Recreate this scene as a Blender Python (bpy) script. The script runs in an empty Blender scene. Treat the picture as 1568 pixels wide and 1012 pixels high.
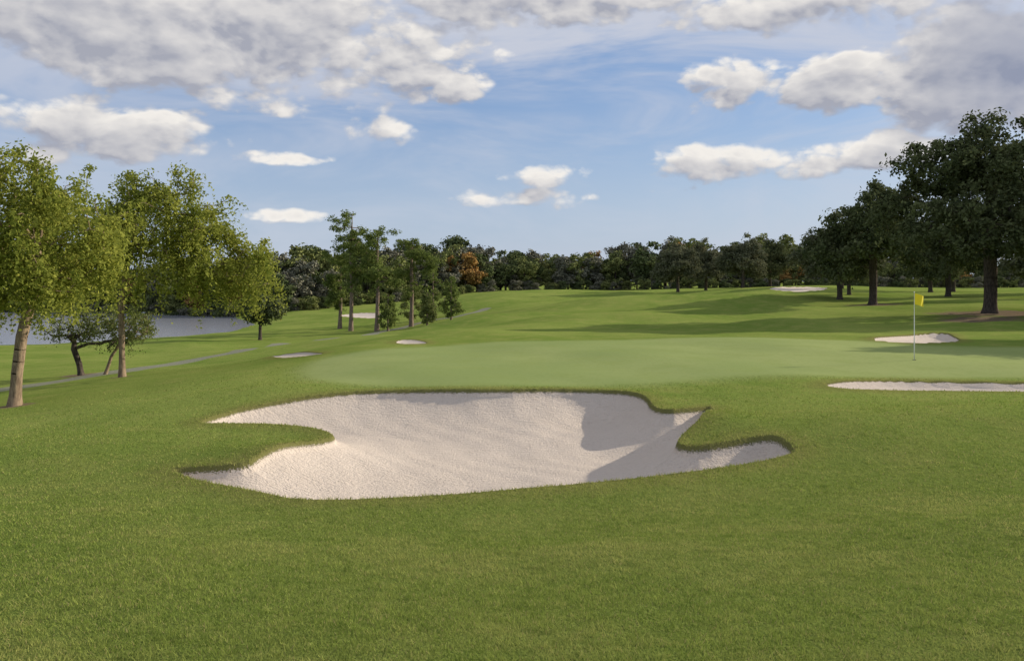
import bpy, math, random, json
import numpy as np
from mathutils import Vector
rng=np.random.default_rng(7)
CAMZ=7.0
F=1220.0
SC=bpy.context.scene
# ------------------------------------------------------------------ node helper
class NB:
    def __init__(s,nt): s.nt=nt; nt.nodes.clear()
    def n(s,t,ins=None,**kw):
        nd=s.nt.nodes.new(t)
        for k,v in kw.items(): setattr(nd,k,v)
        if ins:
            for k,v in ins.items():
                if isinstance(v,bpy.types.NodeSocket): s.nt.links.new(v,nd.inputs[k])
                else: nd.inputs[k].default_value=v
        return nd
    def m(s,op,a,b=None,c=None,clamp=False):
        nd=s.nt.nodes.new('ShaderNodeMath'); nd.operation=op; nd.use_clamp=clamp
        for i,v in enumerate((a,b,c)):
            if v is None: continue
            if isinstance(v,bpy.types.NodeSocket): s.nt.links.new(v,nd.inputs[i])
            else: nd.inputs[i].default_value=v
        return nd.outputs[0]
    def vm(s,op,a,b=None,c=None,out=0):
        nd=s.nt.nodes.new('ShaderNodeVectorMath'); nd.operation=op
        for i,v in enumerate((a,b,c)):
            if v is None: continue
            if isinstance(v,bpy.types.NodeSocket): s.nt.links.new(v,nd.inputs[i])
            else: nd.inputs[i].default_value=v
        return nd.outputs[out]
    def mix(s,f,a,b,bt='MIX'):
        nd=s.nt.nodes.new('ShaderNodeMix'); nd.data_type='RGBA'; nd.blend_type=bt
        for i,v in ((0,f),(6,a),(7,b)):
            if isinstance(v,bpy.types.NodeSocket): s.nt.links.new(v,nd.inputs[i])
            elif i==0: nd.inputs[0].default_value=v
            else: nd.inputs[i].default_value=(*v,1)
        return nd.outputs[2]
    def step(s,x,lo,hi):
        nd=s.nt.nodes.new('ShaderNodeMapRange'); nd.interpolation_type='SMOOTHSTEP'
        s.nt.links.new(x,nd.inputs[0]); nd.inputs[1].default_value=lo; nd.inputs[2].default_value=hi
        return nd.outputs[0]
    def noise(s,vec,scale,detail=3,rough=.5,dist=0.0,col=False):
        nd=s.n('ShaderNodeTexNoise',{'Vector':vec,'Scale':scale,'Detail':detail,'Roughness':rough,'Distortion':dist})
        return nd.outputs[0]
def mat(name):
    m=bpy.data.materials.new(name); m.use_nodes=True
    return m,NB(m.node_tree)
# ------------------------------------------------------------------ terrain
COL=[-1400,-500,0,200,300,400,600,784,1000,1200,1400,1568,2100,3000]
DD=[1,4,7,10.5,15,20,25,33,45,60,80,110,150,200,320,1000,5000]
TB=[
[-1.7,-2.0,-2.5,-3.0,-3.4,-3.8,-4.2,-4.8,-5.4,-6.0,-6.6,-7.0,-6.8,-6.3,-5.5,-5,-5],
[-1.7,-2.0,-2.5,-3.0,-3.4,-3.8,-4.2,-4.8,-5.4,-6.0,-6.7,-8.2,-8.5,-6.4,-5.5,-5,-5],
[-1.7,-2.0,-2.45,-2.95,-3.2,-3.5,-3.85,-4.3,-5.0,-5.7,-6.6,-8.2,-8.4,-6.3,-5.5,-5,-5],
[-1.7,-2.0,-2.42,-2.9,-3.1,-3.2,-3.5,-4.0,-4.8,-5.6,-6.3,-7.8,-8.2,-6.2,-5.5,-5,-5],
[-1.7,-2.0,-2.42,-2.9,-3.05,-3.05,-3.2,-3.7,-4.6,-5.45,-6.1,-7.25,-7.8,-6.1,-5.5,-5,-5],
[-1.7,-2.0,-2.42,-2.9,-2.98,-2.9,-2.92,-3.35,-4.3,-5.3,-6.0,-6.5,-6.6,-6.0,-5.5,-5,-5],
[-1.7,-2.0,-2.42,-2.87,-2.88,-2.75,-2.65,-2.6,-3.3,-4.2,-5.2,-5.8,-5.0,-4.5,-4.5,-5,-5],
[-1.7,-2.0,-2.42,-2.85,-2.85,-2.7,-2.6,-2.5,-2.9,-3.4,-3.9,-3.8,-2.2,-2.6,-3.5,-5,-5],
[-1.7,-2.0,-2.4,-2.83,-2.82,-2.7,-2.58,-2.5,-2.8,-3.1,-3.1,-2.7,-2.1,-2.3,-3,-5,-5],
[-1.7,-2.0,-2.38,-2.8,-2.78,-2.7,-2.55,-2.45,-2.8,-2.9,-2.7,-1.75,-1.1,-1.8,-3,-5,-5],
[-1.7,-2.0,-2.32,-2.7,-2.72,-2.76,-2.57,-2.5,-2.75,-2.4,-2.0,-1.7,-1.5,-1.8,-3,-5,-5],
[-1.7,-2.0,-2.28,-2.6,-2.65,-2.72,-2.6,-2.55,-2.6,-2.1,-1.7,-1.6,-1.6,-1.7,-3,-5,-5],
[-1.7,-2.0,-2.2,-2.45,-2.5,-2.6,-2.55,-2.5,-2.3,-1.9,-1.6,-1.5,-1.5,-1.6,-3,-5,-5],
[-1.7,-2.0,-2.2,-2.4,-2.5,-2.5,-2.5,-2.4,-2.2,-1.9,-1.6,-1.5,-1.5,-1.6,-3,-5,-5]]
def hermite(xs,Y,xq):
    xs=np.asarray(xs,float); Y=np.asarray(Y,float)
    d=np.diff(Y,axis=-1)/np.diff(xs)
    m=np.zeros_like(Y)
    a=d[...,:-1]; b=d[...,1:]
    h=np.where(a*b>0,2*a*b/np.where(a+b==0,1,a+b),0)*0.7+0.3*(a+b)/2
    m[...,1:-1]=h
    i=np.clip(np.searchsorted(xs,xq)-1,0,len(xs)-2)
    H=xs[i+1]-xs[i]; t=np.clip((xq-xs[i])/H,0,1)
    return ((2*t**3-3*t**2+1)*Y[...,i]+(t**3-2*t**2+t)*H*m[...,i]
            +(-2*t**3+3*t**2)*Y[...,i+1]+(t**3-t**2)*H*m[...,i+1])
NA,NR=900,900
ang=np.arctan((np.array(COL)-784)/F); lr=np.log(DD)
aq=np.linspace(ang[0],ang[-1],NA); rq=np.linspace(lr[0],lr[-1],NR)
T1=hermite(lr,np.array(TB),rq)
TG=hermite(ang,T1.T,aq)
BUMPS=[(3.9,15.2,1.0,1.2,0.18),(5.9,14.6,1.8,1.8,0.20),(-4.2,13.4,1.5,.9,0.14),(-8.5,14.5,2.6,2.0,.18),(9.5,15.0,3.2,2.0,.22),(-1.5,8.2,2.6,1.2,-.06),(2.5,22.5,6,1.6,.05),(-6.0,20.5,2.5,1.5,.14),(13,11,4,2.5,.14),(5,7.5,2.5,1.2,.06),(-6,9,3,1.3,.07),(-3,40,5,3,.3),(8,62,8,4,.8),(-2,75,8,7,1.0),(22,70,6,5,.9),(12,95,12,8,1.2),(-14,52,6,5,.5),(17,50,4,3.5,.5),(27,44,4,3,.4),(30,92,9,6,.7),(2,54,4,3,.35)]
def base(x,y):
    th=np.arctan2(x,y); r=np.hypot(x,y)
    rho=np.maximum(r*np.cos(np.minimum(np.abs(th),1.0)),1.0)
    a=np.clip((th-aq[0])/(aq[1]-aq[0]),0,NA-1.001); b=np.clip((np.log(rho)-rq[0])/(rq[1]-rq[0]),0,NR-1.001)
    i=a.astype(int); j=b.astype(int); fa=a-i; fb=b-j
    z=(TG[j,i]*(1-fa)*(1-fb)+TG[j,i+1]*fa*(1-fb)+TG[j+1,i]*(1-fa)*fb+TG[j+1,i+1]*fa*fb)
    w=np.clip((rho-5)/20,0,1)
    z=z+w*(0.05*np.sin(x*.31+1.3*np.sin(y*.11))*np.sin(y*.23+.7)+.035*np.sin(x*.73+y*.41))
    z=z+.018*np.sin(x*1.3+.8*np.sin(y*.9))*np.sin(y*1.1+.5)
    w2=np.clip((rho-40)/60,0,1)
    z=z+w2*(0.30*np.sin(x*.11+.5*np.sin(y*.05))*np.sin(y*.08+1.1))
    for (bx,by,sx,sy,h) in BUMPS:
        z=z+h*np.exp(-((x-bx)/sx)**2-((y-by)/sy)**2)
    return z
ys=np.exp(np.linspace(math.log(3),math.log(350),5000))
def hit(u,v):
    t=(u-784)/F; s=(v-430)/F
    g=base(t*ys,ys)+s*ys
    k=np.argmax(g>=0)
    if not (g>=0).any(): print('MISS',u,v); k=np.argmax(g[2000:])+2000
    return (t*ys[k],ys[k])
def chaikin(P,n=1):
    P=np.array(P,float)
    for _ in range(n):
        Q=np.roll(P,-1,0); P=np.stack([.75*P+.25*Q,.25*P+.75*Q],1).reshape(-1,2)
    return P
PX={
'main':[(292,650),(350,632),(400,621),(450,612),(500,605),(560,600),(650,598),(760,599),(860,597),(930,599),(970,602),(992,610),(1000,625),(1020,630),(1060,627),(1096,623),(1075,642),(1050,662),(1037,678),(1045,685),(1075,685),(1120,678),(1165,670),(1190,670),(1207,680),(1220,693),(1200,701),(1150,712),(1050,727),(930,740),(800,751),(700,760),(600,766),(520,769),(450,768),(400,757),(340,746),(290,735),(258,721),(290,718),(340,716),(378,711),(395,699),(415,688),(450,680),(490,676),(512,670),(500,662),(470,655),(420,651),(360,650)],
'right':[(1256,591),(1290,585),(1360,583),(1450,585),(1540,587),(1640,589),(1760,591),(1760,602),(1640,603),(1540,601),(1450,600),(1360,599),(1290,597)],
'rfar':[(1325,521),(1370,515),(1410,511),(1450,510),(1462,516),(1475,524),(1430,526),(1380,526)],
'l1':[(410,546),(440,542),(480,540),(500,541),(480,544),(450,547),(425,549)],
'l2':[(603,525),(610,521),(630,520),(650,523),(657,526),(640,527),(615,527)],
'f1':[(1172,443),(1190,440),(1225,439),(1262,440),(1270,443),(1240,446),(1205,446)],
'f2':[(515,484),(535,480),(560,479),(590,481),(605,484),(590,487),(550,487)],
}
GREEN=[(455,566),(490,549),(560,537),(700,528),(850,522),(1000,519),(1200,518),(1330,522),(1420,530),(1568,532),(1900,535),(1900,577),(1568,580),(1400,578),(1260,576),(1120,578),(1010,588),(900,592),(700,593),(560,592),(480,584)]
PATH=[(-250,640),(-100,612),(0,597),(60,588),(130,577),(200,566),(300,550),(370,537),(430,526),(500,519),(570,511),(612,503),(640,495),(668,489),(700,485),(725,479),(745,472)]
W={k:[hit(*p) for p in v] for k,v in PX.items()}
GW=[hit(*p) for p in GREEN]; PW=[hit(*p) for p in PATH]
def sdf(P,x,y):
    d=np.full(x.shape,1e9); ins=np.zeros(x.shape,bool)
    n=len(P)
    for i in range(n):
        ax,ay=P[i]; bx,by=P[(i+1)%n]
        ex,ey=bx-ax,by-ay; L=ex*ex+ey*ey+1e-12
        t=np.clip(((x-ax)*ex+(y-ay)*ey)/L,0,1)
        d=np.minimum(d,(x-ax-t*ex)**2+(y-ay-t*ey)**2)
        c=((ay>y)!=(by>y))
        with np.errstate(divide='ignore',invalid='ignore'):
            xi=ax+(y-ay)/(by-ay if by!=ay else 1e-9)*ex
        ins^=(c&(x<xi))
    return np.where(ins,1,-1)*np.sqrt(d)
def sdf_local(P,x,y,far=-6.0):
    P=np.asarray(P); m=(x>P[:,0].min()-6)&(x<P[:,0].max()+6)&(y>P[:,1].min()-6)&(y<P[:,1].max()+6)
    o=np.full(x.shape,far)
    if m.any(): o[m]=np.maximum(sdf(P,x[m],y[m]),far)
    return o
BK={'main':(.62,.95,.075,.11),'right':(.12,.6,.07,.2),'rfar':(.3,.8,.08,.2),'l1':(.05,.6,.03,.2),'l2':(.05,.6,.03,.2),'f1':(.2,1.5,.05,.5),'f2':(.1,1.5,.05,.5)}
POLY={k:chaikin(v,1) for k,v in W.items()}
GP=chaikin(GW,2)
def sst(x): x=np.clip(x,0,1); return x*x*(3-2*x)
def ground(x,y):
    x=np.asarray(x,float); y=np.asarray(y,float)
    z=base(x,y); sb=np.full(x.shape,-6.0)
    for k,(D,w,lip,lw) in BK.items():
        s=sdf_local(POLY[k],x,y)
        sb=np.maximum(sb,s)
        si=np.maximum(s,0)
        z=z+np.where(s>-1.5,lip*.5*np.exp(-(np.minimum(s,0)/.45)**2),0)
        z=z-lip*1.4*sst(s/lw)-D*(1-np.exp(-si/(w)))
        if k=='main':
            z=z-.24*sst((x-0.4)/2.5)*(1-np.exp(-si/1.0))*(s>0)
            z=z+np.where(s>.3,.010*np.sin(x*6+2*np.sin(y*2.1))*np.sin(y*5+x),0)
    return z+CAMZ,sb
def pathdist(x,y):
    d=np.full(x.shape,1e9)
    for i in range(len(PW)-1):
        ax,ay=PW[i]; bx,by=PW[i+1]; ex,ey=bx-ax,by-ay
        t=np.clip(((x-ax)*ex+(y-ay)*ey)/(ex*ex+ey*ey),0,1)
        d=np.minimum(d,np.hypot(x-ax-t*ex,y-ay-t*ey))
    return np.minimum(d,50)
def gz(x,y): return float(ground(np.array([x]),np.array([y]))[0][0])
def mesh_np(name,V,Fc,k,mats,attrs=None,smooth=False,matidx=None):
    me=bpy.data.meshes.new(name)
    V=np.asarray(V,np.float32); Fc=np.asarray(Fc,np.int32).reshape(-1)
    nf=len(Fc)//k
    me.vertices.add(len(V)); me.vertices.foreach_set('co',V.ravel())
    me.loops.add(len(Fc)); me.loops.foreach_set('vertex_index',Fc)
    me.polygons.add(nf)
    me.polygons.foreach_set('loop_start',np.arange(nf,dtype=np.int32)*k)
    try: me.polygons.foreach_set('loop_total',np.full(nf,k,np.int32))
    except Exception: pass
    for m in mats: me.materials.append(m)
    if matidx is not None: me.polygons.foreach_set('material_index',np.asarray(matidx,np.int32))
    me.polygons.foreach_set('use_smooth',np.full(nf,smooth) if np.isscalar(smooth) or isinstance(smooth,bool) else smooth)
    if attrs:
        for a,v in attrs.items():
            at=me.attributes.new(a,'FLOAT','POINT'); at.data.foreach_set('value',np.asarray(v,np.float32))
    me.update(calc_edges=True)
    return me
def add(name,me,parent=None,loc=(0,0,0),rot=0,scale=1.0):
    o=bpy.data.objects.new(name,me); SC.collection.objects.link(o)
    o.location=loc; o.rotation_euler=(0,0,rot)
    o.scale=(scale,)*3 if np.isscalar(scale) else scale
    if parent: o.parent=parent
    return o
# ------------------------------------------------------------------ materials
def grass_mat():
    m,b=mat('grass_and_sand')
    pos=b.n('ShaderNodeNewGeometry').outputs['Position']
    at=lambda n:b.n('ShaderNodeAttribute',attribute_name=n).outputs['Fac']
    sb,sg,pd,bare,gshade=at('bunker'),at('green'),at('path'),at('bare'),at('gap_shade')
    n1=b.noise(pos,.12,3,.55); n2=b.noise(pos,.9,4,.6); n3=b.noise(pos,7,2,.7); n4=b.noise(pos,45,1,.7)
    g=b.mix(b.step(n1,.35,.65),(.165,.235,.046),(.235,.29,.068))
    g=b.mix(b.m('MULTIPLY',b.step(n2,.42,.72),.6),g,(.30,.31,.09))
    g=b.mix(b.m('MULTIPLY',b.step(n3,.5,.8),.5),g,(.115,.17,.034))
    g=b.mix(b.m('MULTIPLY',b.step(n4,.45,.75),.4),g,(.08,.12,.024))
    g=b.mix(b.m('MULTIPLY',gshade,.5),g,(.065,.09,.02))  # shade in the gaps between blades, painted into the near ground colour
    gr=b.mix(b.step(n1,.35,.65),(.25,.305,.115),(.305,.35,.14))
    gr=b.mix(b.m('MULTIPLY',b.step(n2,.45,.7),.4),gr,(.225,.285,.09))
    gr=b.mix(b.m('MULTIPLY',b.step(n3,.45,.8),.3),gr,(.19,.25,.075))
    g=b.mix(b.m('MULTIPLY',b.step(b.m('ADD',sg,b.m('MULTIPLY',n2,.8)),-.5,1.1),.88),g,gr)
    fr=b.step(b.m('ADD',sb,b.m('MULTIPLY',n3,.5)),-.5,.2)
    g=b.mix(b.m('MULTIPLY',fr,.55),g,(.20,.18,.06))
    ba=b.step(b.m('ADD',bare,b.m('MULTIPLY',b.m('SUBTRACT',n2,.5),.9)),.35,.7)
    g=b.mix(ba,g,(.22,.17,.11))
    s2=b.noise(pos,22,3,.75)
    sp=b.n('ShaderNodeMapping',{'Vector':pos,'Scale':(5,16,5),'Rotation':(0,0,.35)}).outputs[0]
    s3=b.noise(sp,1,3,.75)
    sa=b.mix(n2,(.61,.525,.445),(.69,.60,.515))
    sa=b.mix(b.m('MULTIPLY',b.step(s2,.5,.8),.55),sa,(.44,.365,.30))
    sa=b.mix(b.m('MULTIPLY',b.step(s3,.5,.75),.4),sa,(.48,.405,.335))
    soil=b.mix(n4,(.12,.13,.04),(.20,.185,.07))
    e=b.m('ADD',sb,b.m('MULTIPLY',b.m('SUBTRACT',n4,.5),.07))
    c=b.mix(b.step(e,-.03,.0),g,soil)
    issand=b.step(e,.04,.065)
    c=b.mix(issand,c,sa)
    pn=b.m('ADD',pd,b.m('MULTIPLY',n2,.3))
    isp=b.m('MULTIPLY',b.m('SUBTRACT',1.0,b.step(pn,.85,1.1)),.8)
    c=b.mix(isp,c,b.mix(n3,(.22,.21,.18),(.29,.28,.24)))
    bh=b.m('ADD',b.m('MULTIPLY',n4,.55),b.m('MULTIPLY',n3,.9))
    sh=b.m('ADD',b.m('MULTIPLY',s2,1.0),b.m('MULTIPLY',s3,1.2))
    hh=b.n('ShaderNodeMix',{0:issand,2:bh,3:sh}).outputs[0]
    smooth=b.m('SUBTRACT',1.0,b.m('MULTIPLY',b.step(sg,0,.3),.75))
    bu=b.n('ShaderNodeBump',{'Strength':b.m('MULTIPLY',smooth,.95),'Distance':.04,'Height':hh})
    p=b.n('ShaderNodeBsdfDiffuse',{'Color':c,'Normal':bu.outputs[0]})
    b.n('ShaderNodeOutputMaterial',{'Surface':p.outputs[0]})
    return m
def two_sided(b,c,trans):
    p=b.n('ShaderNodeBsdfDiffuse',{'Color':c})
    if trans>0:
        tr=b.n('ShaderNodeBsdfTranslucent',{'Color':c})
        p=b.n('ShaderNodeMixShader',{0:trans,1:p.outputs[0],2:tr.outputs[0]})
    b.n('ShaderNodeOutputMaterial',{'Surface':p.outputs[0]})
def blade_mat():
    m,b=mat('grass_blades')
    pos=b.n('ShaderNodeNewGeometry').outputs['Position']
    t=b.n('ShaderNodeAttribute',attribute_name='tone').outputs['Fac']
    n1=b.noise(pos,.7,3,.6); n3=b.noise(pos,5,2,.65)
    c=b.mix(t,(.14,.205,.032),(.355,.41,.10))
    c=b.mix(b.m('MULTIPLY',b.step(n1,.42,.68),.6),c,(.43,.42,.14))
    c=b.mix(b.m('MULTIPLY',b.step(n3,.5,.7),.48),c,(.10,.16,.026))
    c=b.mix(b.m('MULTIPLY',b.m('SUBTRACT',1.0,b.step(n3,.3,.48)),.42),c,(.47,.46,.15))
    dry=b.n('ShaderNodeAttribute',attribute_name='dry').outputs['Fac']
    c=b.mix(dry,c,(.42,.35,.16))
    two_sided(b,c,.35)
    return m
def leaf_mat(name,dark,light,trans=.35):
    m,b=mat(name)
    t=b.n('ShaderNodeAttribute',attribute_name='tone').outputs['Fac']
    c=b.mix(t,dark,light)
    oi=b.n('ShaderNodeObjectInfo').outputs['Random']
    c=b.mix(b.m('MULTIPLY',oi,.35),c,tuple(x*.55 for x in light))
    two_sided(b,c,trans)
    return m
def bark_mat(name,a,c2):
    m,b=mat(name)
    pos=b.n('ShaderNodeTexCoord').outputs['Object']
    mp=b.n('ShaderNodeMapping',{'Vector':pos,'Scale':(9,9,2)}).outputs[0]
    n=b.noise(mp,1.5,5,.7)
    c=b.mix(b.step(n,.35,.65),a,c2)
    bu=b.n('ShaderNodeBump',{'Strength':.8,'Distance':.03,'Height':n})
    p=b.n('ShaderNodeBsdfDiffuse',{'Color':c,'Normal':bu.outputs[0]})
    b.n('ShaderNodeOutputMaterial',{'Surface':p.outputs[0]})
    return m
def plain(name,col,rough=.5):
    m,b=mat(name)
    pos=b.n('ShaderNodeTexCoord').outputs['Object']
    c=b.mix(b.noise(pos,12,3),tuple(x*.88 for x in col),col)
    p=b.n('ShaderNodeBsdfPrincipled',{'Base Color':c,'Roughness':rough})
    b.n('ShaderNodeOutputMaterial',{'Surface':p.outputs[0]})
    return m
MG=grass_mat(); MB=blade_mat()
# ------------------------------------------------------------------ ground sheet
def geo(a,b_,st): 
    n=max(2,int(math.ceil(math.log(b_/a)/st))); return list(np.exp(np.linspace(math.log(a),math.log(b_),n+1)))[:-1]
R=np.array([.4,1.0,1.7]+geo(2.4,8.5,.014)+geo(8.5,23,.0036)+geo(23,60,.008)+geo(60,230,.014)+geo(230,4500,.06)+[4500])
A=np.radians(np.concatenate([np.linspace(-180,-42,110,endpoint=False),np.linspace(-42,42,1000,endpoint=False),np.linspace(42,180,110,endpoint=False)]))
nr,na=len(R),len(A)
RR,AA=np.meshgrid(R,A,indexing='ij')
X=(RR*np.sin(AA)).ravel(); Y=(RR*np.cos(AA)).ravel()
Z,SB=ground(X,Y)
SG=sdf_local(GP,X,Y); PD=pathdist(X,Y)
BARE=np.zeros_like(X)
for (bx,by,br) in [(33.9,56,4.5),(30,51,3.0),(34.4,76,3.0),(-15.2,24.4,.7),(-15.9,32.5,.6),(-20,37,1.0)]:
    BARE=np.maximum(BARE,np.exp(-((X-bx)**2+(Y-by)**2)/(br*br)))
RAD=np.hypot(X,Y); GSHADE=(1-sst((RAD-7)/16))*(np.abs(np.arctan2(X,Y))<math.radians(46))  # mask for the painted blade-gap shade, fading with distance from the camera
V=np.stack([X,Y,Z],1); V=np.vstack([V,[[0,0,CAMZ-1.7]]])
idx=np.arange(nr*na).reshape(nr,na); nx=np.roll(idx,-1,1)
Fq=np.stack([idx[:-1],nx[:-1],nx[1:],idx[1:]],-1).reshape(-1,4)[:,::-1]
ap=lambda a:np.append(a,a[0])
me=mesh_np('ground',V,Fq,4,[MG],{'bunker':ap(SB),'green':ap(SG),'path':ap(PD),'bare':ap(BARE),'gap_shade':ap(GSHADE)},smooth=True)
add('ground',me)
# ------------------------------------------------------------------ grass blades
def blades(N,r0,r1,amax):
    r=np.exp(rng.uniform(math.log(r0),math.log(r1),N)); a=np.radians(rng.uniform(-amax,amax,N))
    k=rng.random(N)<np.clip((r1-r)/(r1-15),0,1)**1.2; r=r[k];a=a[k]
    x=r*np.sin(a); y=r*np.cos(a)
    z,sb=ground(x,y)
    k=sb<.02; x,y,z,sb,r=x[k],y[k],z[k],sb[k],r[k]; n=len(x)
    edge=np.exp(-((np.minimum(sb,0))/.12)**2)
    sg=sdf_local(GP,x,y); kk=1-.85*sst((sg+.4)/.8)
    clump=.5+.5*np.sin(x*9+3*np.sin(y*5))*np.sin(y*11+2*np.sin(x*7))
    h=(rng.uniform(.016,.034,n)*(.7+.6*clump)+edge*.014)*kk; w=.0022*np.maximum(1,r/4.0)*rng.uniform(.7,1.3,n)
    al=rng.uniform(0,2*np.pi,n); ln=rng.uniform(0,2*np.pi,n); la=rng.uniform(.2,1.1,n)*h
    B=np.stack([x,y,z-.004],1)
    dx=np.stack([np.cos(al)*w,np.sin(al)*w,0*w],1)
    tip=B+np.stack([np.cos(ln)*la,np.sin(ln)*la,h],1)
    VV=np.stack([B-dx,B+dx,tip],1).reshape(-1,3)
    tone=np.clip(rng.normal(.45,.26,n)+.3*(clump-.5),0,1); dry=np.clip((rng.random(n)<.07)*.8+edge*.35*rng.random(n),0,1)
    return VV,np.repeat(tone,3),np.repeat(dry,3)
VV,t,d=blades(560000,2.8,30,41)
me=mesh_np('grass',VV,np.arange(len(VV)),3,[MB],{'tone':t,'dry':d})
add('grass',me)
# ------------------------------------------------------------------ water
m,b=mat('lake_water')
pos=b.n('ShaderNodeNewGeometry').outputs['Position']
mp=b.n('ShaderNodeMapping',{'Vector':pos,'Scale':(.5,1.6,1)}).outputs[0]
bu=b.n('ShaderNodeBump',{'Strength':.5,'Distance':.12,'Height':b.noise(mp,1.2,3,.6)})
p=b.n('ShaderNodeBsdfPrincipled',{'Base Color':(.20,.21,.24,1),'Roughness':.22,'IOR':1.33,'Specular IOR Level':.9,'Normal':bu.outputs[0]})
b.n('ShaderNodeOutputMaterial',{'Surface':p.outputs[0]})
me=mesh_np('lake',[(-420,66,0),(-22,66,0),(-22,215,0),(-420,215,0)],[0,1,2,3],4,[m]); add('lake',me)
# ------------------------------------------------------------------ trees
def unit(v): return v/(np.linalg.norm(v,axis=-1,keepdims=True)+1e-9)
def tree_mesh(name,seed,trunk,lobes,nclump,leaves,lsize,rc,r_trunk,mats,weep=0.0,aspect=.55,tipr=.012,outw=.9,flat=.75,gap=.25,wfrac=.72,start_frac=.5):
    g=np.random.default_rng(seed)
    L=np.array(lobes,float); wts=L[:,6]*L[:,3]*L[:,4]*L[:,5]; wts/=wts.sum()
    C=[]
    while len(C)<nclump:
        i=g.choice(len(L),p=wts); d=unit(g.normal(size=3)); rr=g.uniform(.25,1)**.45
        if g.random()<gap and rr>.5: rr*=g.uniform(.8,1.15)
        C.append(L[i,:3]+d*L[i,3:6]*rr*(1+.12*np.sin(7*d[0]+seed)*np.sin(6*d[2]+2*seed)))
    C=np.array(C)
    T=[np.array(p,float) for p in trunk]
    nodes=[T[0]];par=[-1]
    for a,b2 in zip(T[:-1],T[1:]):
        for k in (1,2,3):
            nodes.append(a+(b2-a)*k/3); par.append(len(nodes)-2)
    ntr=len(nodes); start=max(1,int(ntr*start_frac))
    order=np.argsort(np.linalg.norm(C-T[-1],axis=1))
    P=np.zeros((ntr+nclump*2,3)); P[:ntr]=nodes; cnt=ntr
    for ci in order:
        c=C[ci]
        cand=P[start:cnt]; dv=c-cand
        dist=np.linalg.norm(dv,axis=1)
        cost=dist+1.2*np.maximum(0,cand[:,2]-c[2])+.12*np.linalg.norm(cand-T[-1],axis=1)
        j=int(np.argmin(cost))+start
        q=P[j]; mid=(q+c)/2+g.normal(size=3)*.08*dist[j-start]+np.array([0,0,.12*dist[j-start]])
        P[cnt]=mid; par.append(j); cnt+=1
        P[cnt]=c; par.append(cnt-1); cnt+=1
    par=np.array(par); wgt=np.zeros(cnt); haskid=np.zeros(cnt,bool)
    for k in range(1,cnt): haskid[par[k]]=True
    for k in range(cnt-1,0,-1):
        if not haskid[k]: wgt[k]+=1
        wgt[par[k]]+=wgt[k]
    rad=tipr*np.power(np.maximum(wgt,1),.5)
    rad=tipr+(rad-tipr)*max((r_trunk-tipr)/(rad[min(3,cnt-1)]-tipr+1e-9),.2)
    rad[0]=r_trunk*1.55; rad[1]=r_trunk*1.12
    S=7; th=np.arange(S)*2*np.pi/S
    VB=[];FB=[]
    for k in range(1,cnt):
        a=P[par[k]];c=P[k];dd=c-a;l=np.linalg.norm(dd)
        if l<1e-5: continue
        dd/=l; up=np.array([1,0,0]) if abs(dd[0])<.8 else np.array([0,1,0])
        e1=np.cross(dd,up);e1/=np.linalg.norm(e1);e2=np.cross(dd,e1)
        ring=np.cos(th)[:,None]*e1+np.sin(th)[:,None]*e2
        ra=rad[par[k]] if k<ntr or wgt[k]>.5*wgt[par[k]] else min(rad[par[k]],rad[k]*1.25)
        n0=len(VB)*S
        VB.append(a-dd*ra*.25+ring*ra);VB.append(c+ring*rad[k])
        i=np.arange(S);j=(i+1)%S
        FB.append(np.stack([n0+i,n0+j,n0+S+j,n0+S+i],1))
    VB=np.concatenate(VB);FB=np.concatenate(FB)
    per=g.poisson(leaves,nclump)+3
    ci=np.repeat(np.arange(nclump),per); n=len(ci)
    dirv=unit(g.normal(size=(n,3))); rcl=rc*g.uniform(.6,1.35,nclump)[ci]
    rad_=g.uniform(0,1,n)**.5*rcl
    pos=C[ci]+dirv*rad_[:,None]*np.array([1,1,flat])
    if weep>0:
        ns=7; sd=g.normal(size=(nclump,ns,2))*rc*.6; si=g.integers(0,ns,n)
        tt=g.random(n)**.8; ln=(weep*g.uniform(.3,1.3,(nclump,ns)))[ci,si]
        sx=sd[ci,si]; kk=(g.random(n)<wfrac)
        outd=unit((C-np.array([L[:,0].mean(),L[:,1].mean(),0]))*np.array([1,1,0]))[ci]
        st=C[ci]+np.stack([sx[:,0],sx[:,1],0*tt],1)*(.4+.6*tt[:,None])+outd*(.35*tt*(1-.4*tt))[:,None]*ln[:,None]
        st[:,2]+=.15*rc-ln*tt**1.5
        st+=g.normal(size=(n,3))*.055
        pos=np.where(kk[:,None],st,pos)
    nrm=unit(dirv*outw+g.normal(size=(n,3))*.7+np.array([0,0,.25]))
    a1=unit(np.cross(nrm,g.normal(size=(n,3)))); a2=np.cross(nrm,a1)
    sz=lsize*g.uniform(.6,1.4,n)[:,None]
    a1=a1*sz*.5;a2=a2*sz*.5*aspect
    VL=np.stack([pos-a1,pos+a2,pos+a1,pos-a2],1).reshape(-1,3)
    ctone=g.normal(0,.18,nclump)
    tone=np.clip(.45+ctone[ci]+g.normal(0,.17,n),0,1)
    nb=len(VB)
    Vv=np.vstack([VB,VL]);Ff=np.vstack([FB,np.arange(n*4).reshape(-1,4)+nb])
    mi=np.concatenate([np.zeros(len(FB)),np.ones(n)])
    sm=np.concatenate([np.ones(len(FB),bool),np.zeros(n,bool)])
    return mesh_np(name,Vv,Ff,4,mats,{'tone':np.concatenate([np.zeros(nb),np.repeat(tone,4)])},smooth=sm,matidx=mi)
BK_TAN=bark_mat('elm_bark',(.18,.13,.09),(.36,.27,.18)); BK_DK=bark_mat('oak_bark',(.06,.048,.04),(.13,.105,.085)); BK_PI=bark_mat('pine_bark',(.15,.11,.085),(.30,.23,.18))
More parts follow.
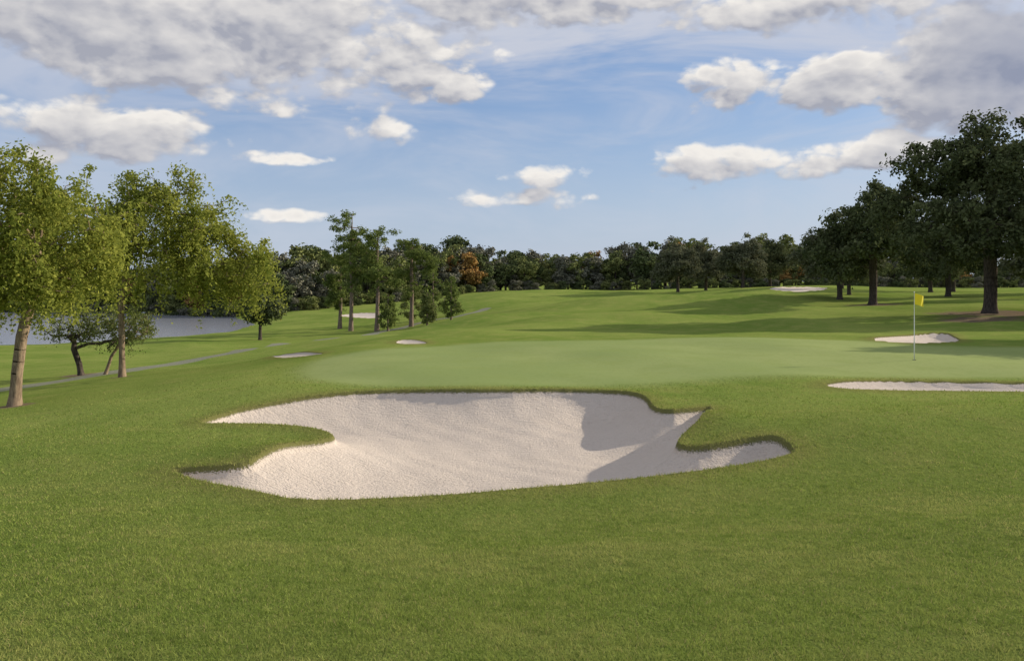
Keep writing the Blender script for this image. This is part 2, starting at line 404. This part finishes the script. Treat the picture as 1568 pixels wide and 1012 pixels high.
LF_ELM=leaf_mat('elm_leaves',(.14,.185,.03),(.47,.48,.10),.45)
LF_OAK=leaf_mat('oak_leaves',(.045,.062,.028),(.18,.20,.09),.2)
LF_OAK2=leaf_mat('moss_oak_leaves',(.085,.10,.055),(.24,.24,.14),.2)
LF_PIN=leaf_mat('pine_needles',(.08,.115,.03),(.25,.30,.085),.3)
LF_SM=leaf_mat('young_tree_leaves',(.10,.13,.04),(.26,.29,.10),.3)
LF_F=[leaf_mat('forest_leaves_a',(.07,.095,.04),(.20,.23,.095),0),leaf_mat('forest_leaves_b',(.11,.14,.05),(.33,.34,.12),0),leaf_mat('forest_leaves_c',(.13,.135,.10),(.31,.29,.21),0),leaf_mat('forest_leaves_d',(.22,.13,.05),(.55,.33,.11),0)]
def place(name,me,x,y,rot=0,scale=1.0,sink=.08):
    return add(name,me,None,(x,y,gz(x,y)-sink),rot,scale)
me=tree_mesh('elm_tree_near',3,[(0,0,0),(.08,0,1.1),(.22,0,2.2),(.5,.1,3.5),(.6,.2,5)],
 [(-.9,0,6.0,2.4,2.6,1.9,1),(1.2,.1,5.4,2.1,2.3,1.7,1),(-.1,.2,7.0,1.4,1.6,1.2,.9),(2.0,-.2,4.2,1.2,1.8,1.0,.8),(-2.6,.3,4.4,1.9,2,1.4,.9),(-.4,.5,4.0,2.4,2.0,.9,.8),(-.4,0,8.1,.45,.5,.7,1.3),(1.6,0,7.0,.5,.5,.7,1.3)],
 320,155,.12,.40,.165,[BK_TAN,LF_ELM],weep=1.2,start_frac=.4)
place('elm_tree',me,-15.24,24.4)
me=tree_mesh('elm_tree_tall',11,[(0,0,0),(-.02,0,1.7),(-.05,0,3.2),(.2,0,4.6),(.6,0,6.2)],
 [(-1.6,0,6.0,2.2,2.2,1.6,1),(1.4,.2,6.4,2.3,2.4,1.6,1),(3.2,0,5.4,1.8,2.0,1.4,1),(.6,0,7.6,1.2,1.4,1.0,.8),(5.0,.2,4.6,1.2,1.4,1.3,1.1),(-2.9,0,4.8,1.4,1.6,1.0,.7),(2.6,0,7.9,.5,.5,.9,1.5),(-1.0,0,8.0,.5,.6,.8,1.5),(4.2,0,6.9,.4,.4,.8,1.5),(.8,.3,4.4,2.6,1.6,.8,.7),(3.6,0,4.0,1.8,1.4,.7,1.0)],
 400,145,.125,.40,.115,[BK_TAN,LF_ELM],weep=1.35,start_frac=.6)
place('elm_tree',me,-15.9,32.5)
me=tree_mesh('crape_myrtle_mesh',5,[(0,0,0),(-.1,0,.6),(-.35,0,1.3)],
 [(-.6,0,2.5,1.5,1.3,.8,1),(1.5,0,2.3,1.8,1.5,1.0,1),(2.6,0,1.9,1.0,1.0,.8,.8)],130,45,.10,.35,.13,[BK_DK,LF_SM],weep=.3)
place('crape_myrtle_tree',me,-20.0,37)
me=tree_mesh('leaning_tree_mesh',6,[(0,0,0),(.3,0,.9),(.9,0,1.8)],[(1.2,0,2.3,1.3,1.1,.7,1)],50,40,.10,.3,.07,[BK_TAN,LF_SM],weep=.3)
place('young_elm_tree',me,-18.6,36.4)
me=tree_mesh('round_tree_mesh',8,[(0,0,0),(0,0,1.3),(.1,0,2.2)],[(0,0,3.3,2.0,2.0,1.5,1),(.9,0,2.9,1.5,1.5,1.1,.7)],110,60,.26,.5,.16,[BK_DK,LF_OAK])
place('small_oak_tree',me,-25.6,81)
def pine(seed,H,wid,nl,low=.38):
    g=np.random.default_rng(seed); lob=[]
    for i in range(nl):
        h=H*(low+(.96-low)*((i+.5)/nl)); w=wid*(1.0-.45*abs((i/(nl-1))-.55)*1.5)
        a=g.uniform(0,6.28); o=w*g.uniform(.2,.8)
        lob.append((o*math.cos(a),o*math.sin(a),h,w*g.uniform(.45,.75),w*g.uniform(.45,.75),H*.045*g.uniform(.8,1.5),1))
    return tree_mesh('pine_mesh_%d'%seed,seed,[(0,0,0),(.1,0,H*.35),(0,.1,H*.65),(.15,0,H*.93)],lob,nl*11,65,.30,.62,.22,[BK_PI,LF_PIN],flat=.6,aspect=.35)
place('pine_tree',pine(21,14.8,3.3,12,.34),-19.2,95)
place('pine_tree',pine(22,12.6,3.0,10,.36),-15.6,92)
place('pine_tree',pine(23,11.2,2.9,9,.35),-12.4,98)
place('pine_tree',pine(24,9.0,2.2,8,.25),-21.6,100)
for (x,y,H,w,s) in [(-14.0,90,4.6,1.3,31),(-9.9,93,4.4,1.1,32),(-7.4,97,5.6,1.3,33),(-13.1,103,6.5,1.9,34),(-10.7,108,8,2.2,35)]:
    lob=[(0,0,H*.3,w,w,H*.2,1),(0,0,H*.58,w*.75,w*.75,H*.2,1),(0,0,H*.83,w*.45,w*.45,H*.16,1.4)]
    me=tree_mesh('young_pine_mesh_%d'%s,s,[(0,0,0),(0,0,H*.5),(0,0,H*.92)],lob,70,45,.22,.42,.1,[BK_PI,LF_PIN if s%2 else LF_SM])
    place('young_pine_tree',me,x,y)
def oak(seed,H,wid,ncl,lv,ls,rc,rt,lmat,fork=.22):
    g=np.random.default_rng(seed); lob=[]
    for i in range(9):
        a=i*2*math.pi/9+g.uniform(-.3,.3); o=wid*.64*g.uniform(.75,1.15)
        lob.append((o*math.cos(a),o*math.sin(a),H*g.uniform(.36,.56),wid*.35,wid*.35,H*.15,1))
    for i in range(6):
        a=i*1.05+g.uniform(-.3,.3); o=wid*.42*g.uniform(.8,1.15)
        lob.append((o*math.cos(a),o*math.sin(a),H*g.uniform(.62,.78),wid*.32,wid*.32,H*.14,1))
    lob.append((wid*.1,0,H*.86,wid*.3,wid*.3,H*.13,1)); lob.append((0,0,H*.6,wid*.5,wid*.5,H*.2,.4))
    return tree_mesh('oak_mesh_%d'%seed,seed,[(0,0,0),(.05,0,H*.1),(.1,.1,H*fork),(0,0,H*.4),(.1,0,H*.6)],lob,ncl,lv,ls,rc,rt,[BK_DK,lmat],weep=.9,wfrac=.45,start_frac=.5)
place('oak_tree',oak(41,14.6,8.3,560,105,.28,.85,.43,LF_OAK),33.6,56)
ob=oak(42,12.0,6.0,360,90,.32,.85,.36,LF_OAK)
place('oak_tree',ob,34.4,76)
oc=oak(43,10.5,5.2,290,80,.34,.8,.3,LF_OAK2)
place('oak_tree',oc,36.2,88,1.0,.95)
place('oak_tree',ob,33.0,35.5,2.1,.72)
place('oak_tree',oc,45,52,2.1,1.1)
for (x,y,s,r) in [(52,95,1.0,.4),(57,84,1.0,2.1),(44,104,.8,3.3),(39.4,136,.9,.2),(46,142,.85,1.2),(29.6,142,.95,2.4),(37.0,152,.95,4.0),(53,128,.9,5),(62,118,1.0,2),(70,100,1.1,3.9),(72,130,1.0,.7)]:
    place('oak_tree',oc if (int(x)%2) else ob,x,y,r,s*(.85 if not int(x)%2 else 1))
fv=[]
for k in range(8):
    H=10.0; g=np.random.default_rng(60+k); w=g.uniform(3.2,4.6); lob=[]
    for i in range(9):
        a=g.uniform(0,6.28);o=w*g.uniform(.2,.7);h=H*g.uniform(.28,.84)
        lob.append((o*math.cos(a),o*math.sin(a),h,w*.42,w*.42,H*.14,1))
    fv.append(tree_mesh('forest_tree_mesh_%d'%k,60+k,[(0,0,0),(0,.1,H*.3),(0,0,H*.6)],lob,100,36,.5,.85,.22,[BK_DK,LF_F[[0,1,0,2,1,2,0,3][k]]]))
fp=bpy.data.objects.new('distant_forest',None); SC.collection.objects.link(fp)
fu=[-700,0,200,300,420,480,560,650,720,780,880,960,1010,1080,1160,1300,1568,2200]
fd=[185,185,178,165,158,165,180,188,195,212,218,218,205,200,205,200,190,190]
ft=[400,410,412,402,392,384,388,372,368,384,382,381,366,373,366,383,395,395]
k=0; u=-750.0
while u<2250:
    D=np.interp(u,fu,fd);vt=np.interp(u,fu,ft)
    for row in range(3):
        dd=D+row*7+rng.uniform(-3,3); uu=u+rng.uniform(-14,14); x=(uu-784)/F*dd
        H=(430-vt)/F*dd+CAMZ-gz(x,dd); s=H/9.3*rng.uniform(.70,1.14)*(1 if row else .82)
        vi=int(rng.choice(8,p=[.15,.15,.15,.13,.14,.11,.10,.07]))
        o=add('tree_%d'%k,fv[vi],fp,(x,dd,gz(x,dd)-.3-(.5 if row else .2)),rng.uniform(0,6.28),(s*rng.uniform(.9,1.2),s*rng.uniform(.9,1.2),s)); k+=1
    for q in range(2):
        dd=D-4-q*3+rng.uniform(-1,1); uu=u+rng.uniform(-12,12); x=(uu-784)/F*dd; s=rng.uniform(.28,.42)
        o=add('shrub_%d'%k,fv[int(rng.integers(0,6))],fp,(x,dd,gz(x,dd)-s*3.0),rng.uniform(0,6.28),(s*1.3,s*1.3,s)); k+=1
    u+=18
# ------------------------------------------------------------------ flag
fx,fy=(1400-784)/F*25.6,25.6; fz=gz(fx,fy)
MW=plain('white_fibreglass',(.78,.78,.76),.35); MY=plain('yellow_flag_cloth',(.95,.76,.02),.7); MD=plain('cup_dark',(.03,.03,.03),.8)
root=bpy.data.objects.new('golf_flag',None); SC.collection.objects.link(root); root.location=(fx,fy,fz)
def tube(name,prof,mt,seg=16):
    th=np.arange(seg)*2*np.pi/seg; V=[];Fc=[]
    for i,(r,z) in enumerate(prof):
        for a in th: V.append((r*math.cos(a),r*math.sin(a),z))
    for i in range(len(prof)-1):
        for j in range(seg):
            a=i*seg+j;b_=i*seg+(j+1)%seg; Fc.append((a,b_,b_+seg,a+seg))
    return add(name,mesh_np(name,V,Fc,4,[mt],smooth=True),root)
tube('flagstick',[(.0,-.1),(.016,-.1),(.016,.6),(.013,.62),(.013,1.4),(.010,1.42),(.010,2.16),(.016,2.165),(.016,2.19),(0,2.2)],MW)
tube('cup',[(.06,.006),(.054,.008),(.052,-.1),(0,-.1)],MD)
nxx,nz=14,12; V=[];Fc=[]
for i in range(nxx+1):
    for j in range(nz+1):
        a=i/nxx; c=j/nz
        V.append((.012+a*.30,.05*math.sin(a*7+c*1.5)*a,2.14-c*.36-.10*a**1.3-.02*a*math.sin(c*5)))
for i in range(nxx):
    for j in range(nz):
        a=i*(nz+1)+j; Fc.append((a,a+1,a+nz+2,a+nz+1))
add('flag',mesh_np('flag',V,Fc,4,[MY],smooth=True),root)
# ------------------------------------------------------------------ sun + sky
EL=math.radians(21.5); sx,sy=.94,.34
SUN=Vector((sx*math.cos(EL),sy*math.cos(EL),math.sin(EL))).normalized()
ld=bpy.data.lights.new('sun','SUN'); ld.energy=5.0; ld.angle=math.radians(.5); ld.color=(1,.90,.74)
lo=bpy.data.objects.new('sun',ld); SC.collection.objects.link(lo); lo.rotation_euler=SUN.to_track_quat('Z','Y').to_euler()
w=bpy.data.worlds.new('World'); SC.world=w; w.use_nodes=True
b=NB(w.node_tree)
sky=b.n('ShaderNodeTexSky',sky_type='NISHITA'); sky.sun_disc=False; sky.sun_elevation=EL; sky.sun_rotation=math.atan2(sx,sy)
sky.air_density=1.0; sky.dust_density=1.0; sky.ozone_density=2.0
gen=b.n('ShaderNodeTexCoord').outputs['Generated']
x_,y_,z_=b.n('ShaderNodeSeparateXYZ',{0:gen}).outputs
U0=b.m('ARCTAN2',x_,y_); hyp=b.m('SQRT',b.m('SUBTRACT',1.0001,b.m('MULTIPLY',z_,z_)))
V0=b.m('DIVIDE',z_,b.m('MAXIMUM',hyp,.05))
CL=[(320,50,480,128,1.9),(650,125,125,50,1.4),(165,192,215,56,1.8),(10,225,120,40,1.1),(575,200,95,26,1.0),
(1120,120,100,52,1.6),(1310,120,195,56,1.7),(1500,100,175,130,1.9),(1190,248,240,38,1.6),(1350,228,130,34,1.4),(1060,262,105,26,1.2),
(840,272,80,24,1.15),(860,303,210,22,1.2),(1240,10,290,52,1.5),(820,0,310,60,1.4),(415,242,95,13,1.0),(410,330,110,15,1.0),(980,292,110,18,1.1),(-500,120,400,100,1.1),(2050,180,350,100,1.1)]
def masks(vec):
    acc=None
    for (u,v,a,bu_,st) in CL:
        az=math.atan((u-784)/F); ca=math.cos(az); vv=(430-v)/F*ca
        ia,ib=F/a/ca,F/bu_/ca
        q=b.vm('MULTIPLY_ADD',vec,(ia,ib,0),(-az*ia,-vv*ib,0))
        q=b.vm('DOT_PRODUCT',q,q,out=1)
        mm=b.m('MULTIPLY_ADD',q,-.55*st,st*.62)
        acc=mm if acc is None else b.m('MAXIMUM',acc,mm)
    return b.m('MAXIMUM',acc,-.32)
def cl_noise(vec):
    a=b.vm('MULTIPLY',vec,(1,1.6,1))
    n1=b.n('ShaderNodeTexNoise',{'Vector':a,'Scale':7.5,'Detail':6,'Roughness':.6,'Distortion':.2})
    wv=b.vm('MULTIPLY_ADD',n1.outputs[1],(.05,.05,0),a)
    vo=b.n('ShaderNodeTexVoronoi',{'Vector':wv,'Scale':19,'Detail':2.0,'Roughness':.55},feature='F1').outputs['Distance']
    return b.m('ADD',b.m('MULTIPLY',b.m('SUBTRACT',n1.outputs[0],.5),2.1),b.m('MULTIPLY',b.m('SUBTRACT',.5,vo),.7))
P0=b.n('ShaderNodeCombineXYZ',{0:U0,1:V0,2:.37}).outputs[0]
P1=b.vm('ADD',P0,(.010,.018,0))
M0=masks(P0); M1=masks(P1)
D0=b.m('ADD',M0,cl_noise(P0)); D1=b.m('ADD',M1,cl_noise(P1))
alpha=b.step(D0,.0,.45)
lit=b.m('ADD',.42,b.m('MULTIPLY',b.m('SUBTRACT',D0,D1),1.0),clamp=True)
thin=b.step(D0,.25,1.1)
lit=b.m('MULTIPLY',lit,b.m('SUBTRACT',1.0,b.m('MULTIPLY',thin,.45)))
cc=b.mix(lit,(2.55,2.65,3.1),(6.2,5.95,5.6))
dk=b.m('MULTIPLY',b.step(U0,.42,.58),b.step(V0,.10,.22))
cc=b.mix(b.m('MULTIPLY',dk,.6),cc,(1.5,1.8,2.7))
vv=b.vm('MULTIPLY',P0,(1,3.2,9))
ve=b.step(b.noise(vv,3.2,5,.6,.6),.34,.66)
ve=b.m('MULTIPLY',ve,b.m('ADD',.55,b.m('MULTIPLY',b.step(V0,.15,.32),.4)))
hz=b.m('MULTIPLY',b.m('SUBTRACT',1.0,b.step(V0,.0,.25)),.6)
c=b.mix(.6,sky.outputs[0],(1.35,2.15,3.95))
c=b.mix(ve,c,(3.9,4.1,4.7))
c=b.mix(hz,c,(3.6,4.1,4.85))
c=b.mix(alpha,c,cc)
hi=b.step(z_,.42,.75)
c=b.mix(hi,c,(3.6,3.7,4.1))  # unseen overhead sky: even cloud tone added as ambient fill
c=b.mix(b.step(z_,-.02,.0),sky.outputs[0],c)
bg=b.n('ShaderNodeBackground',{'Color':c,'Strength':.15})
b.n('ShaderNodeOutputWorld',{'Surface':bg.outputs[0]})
w.cycles.sampling_method='NONE'
# ------------------------------------------------------------------ camera
cd=bpy.data.cameras.new('camera'); cd.sensor_width=36; cd.lens=36*F/1568; cd.shift_y=-(506-430)/1568; cd.clip_end=9000; cd.clip_start=.05
co=bpy.data.objects.new('camera',cd); SC.collection.objects.link(co); co.location=(0,0,CAMZ); co.rotation_euler=(math.radians(90),0,0)
SC.camera=co
SC.view_settings.view_transform='Standard'; SC.view_settings.look='None'; SC.view_settings.exposure=0
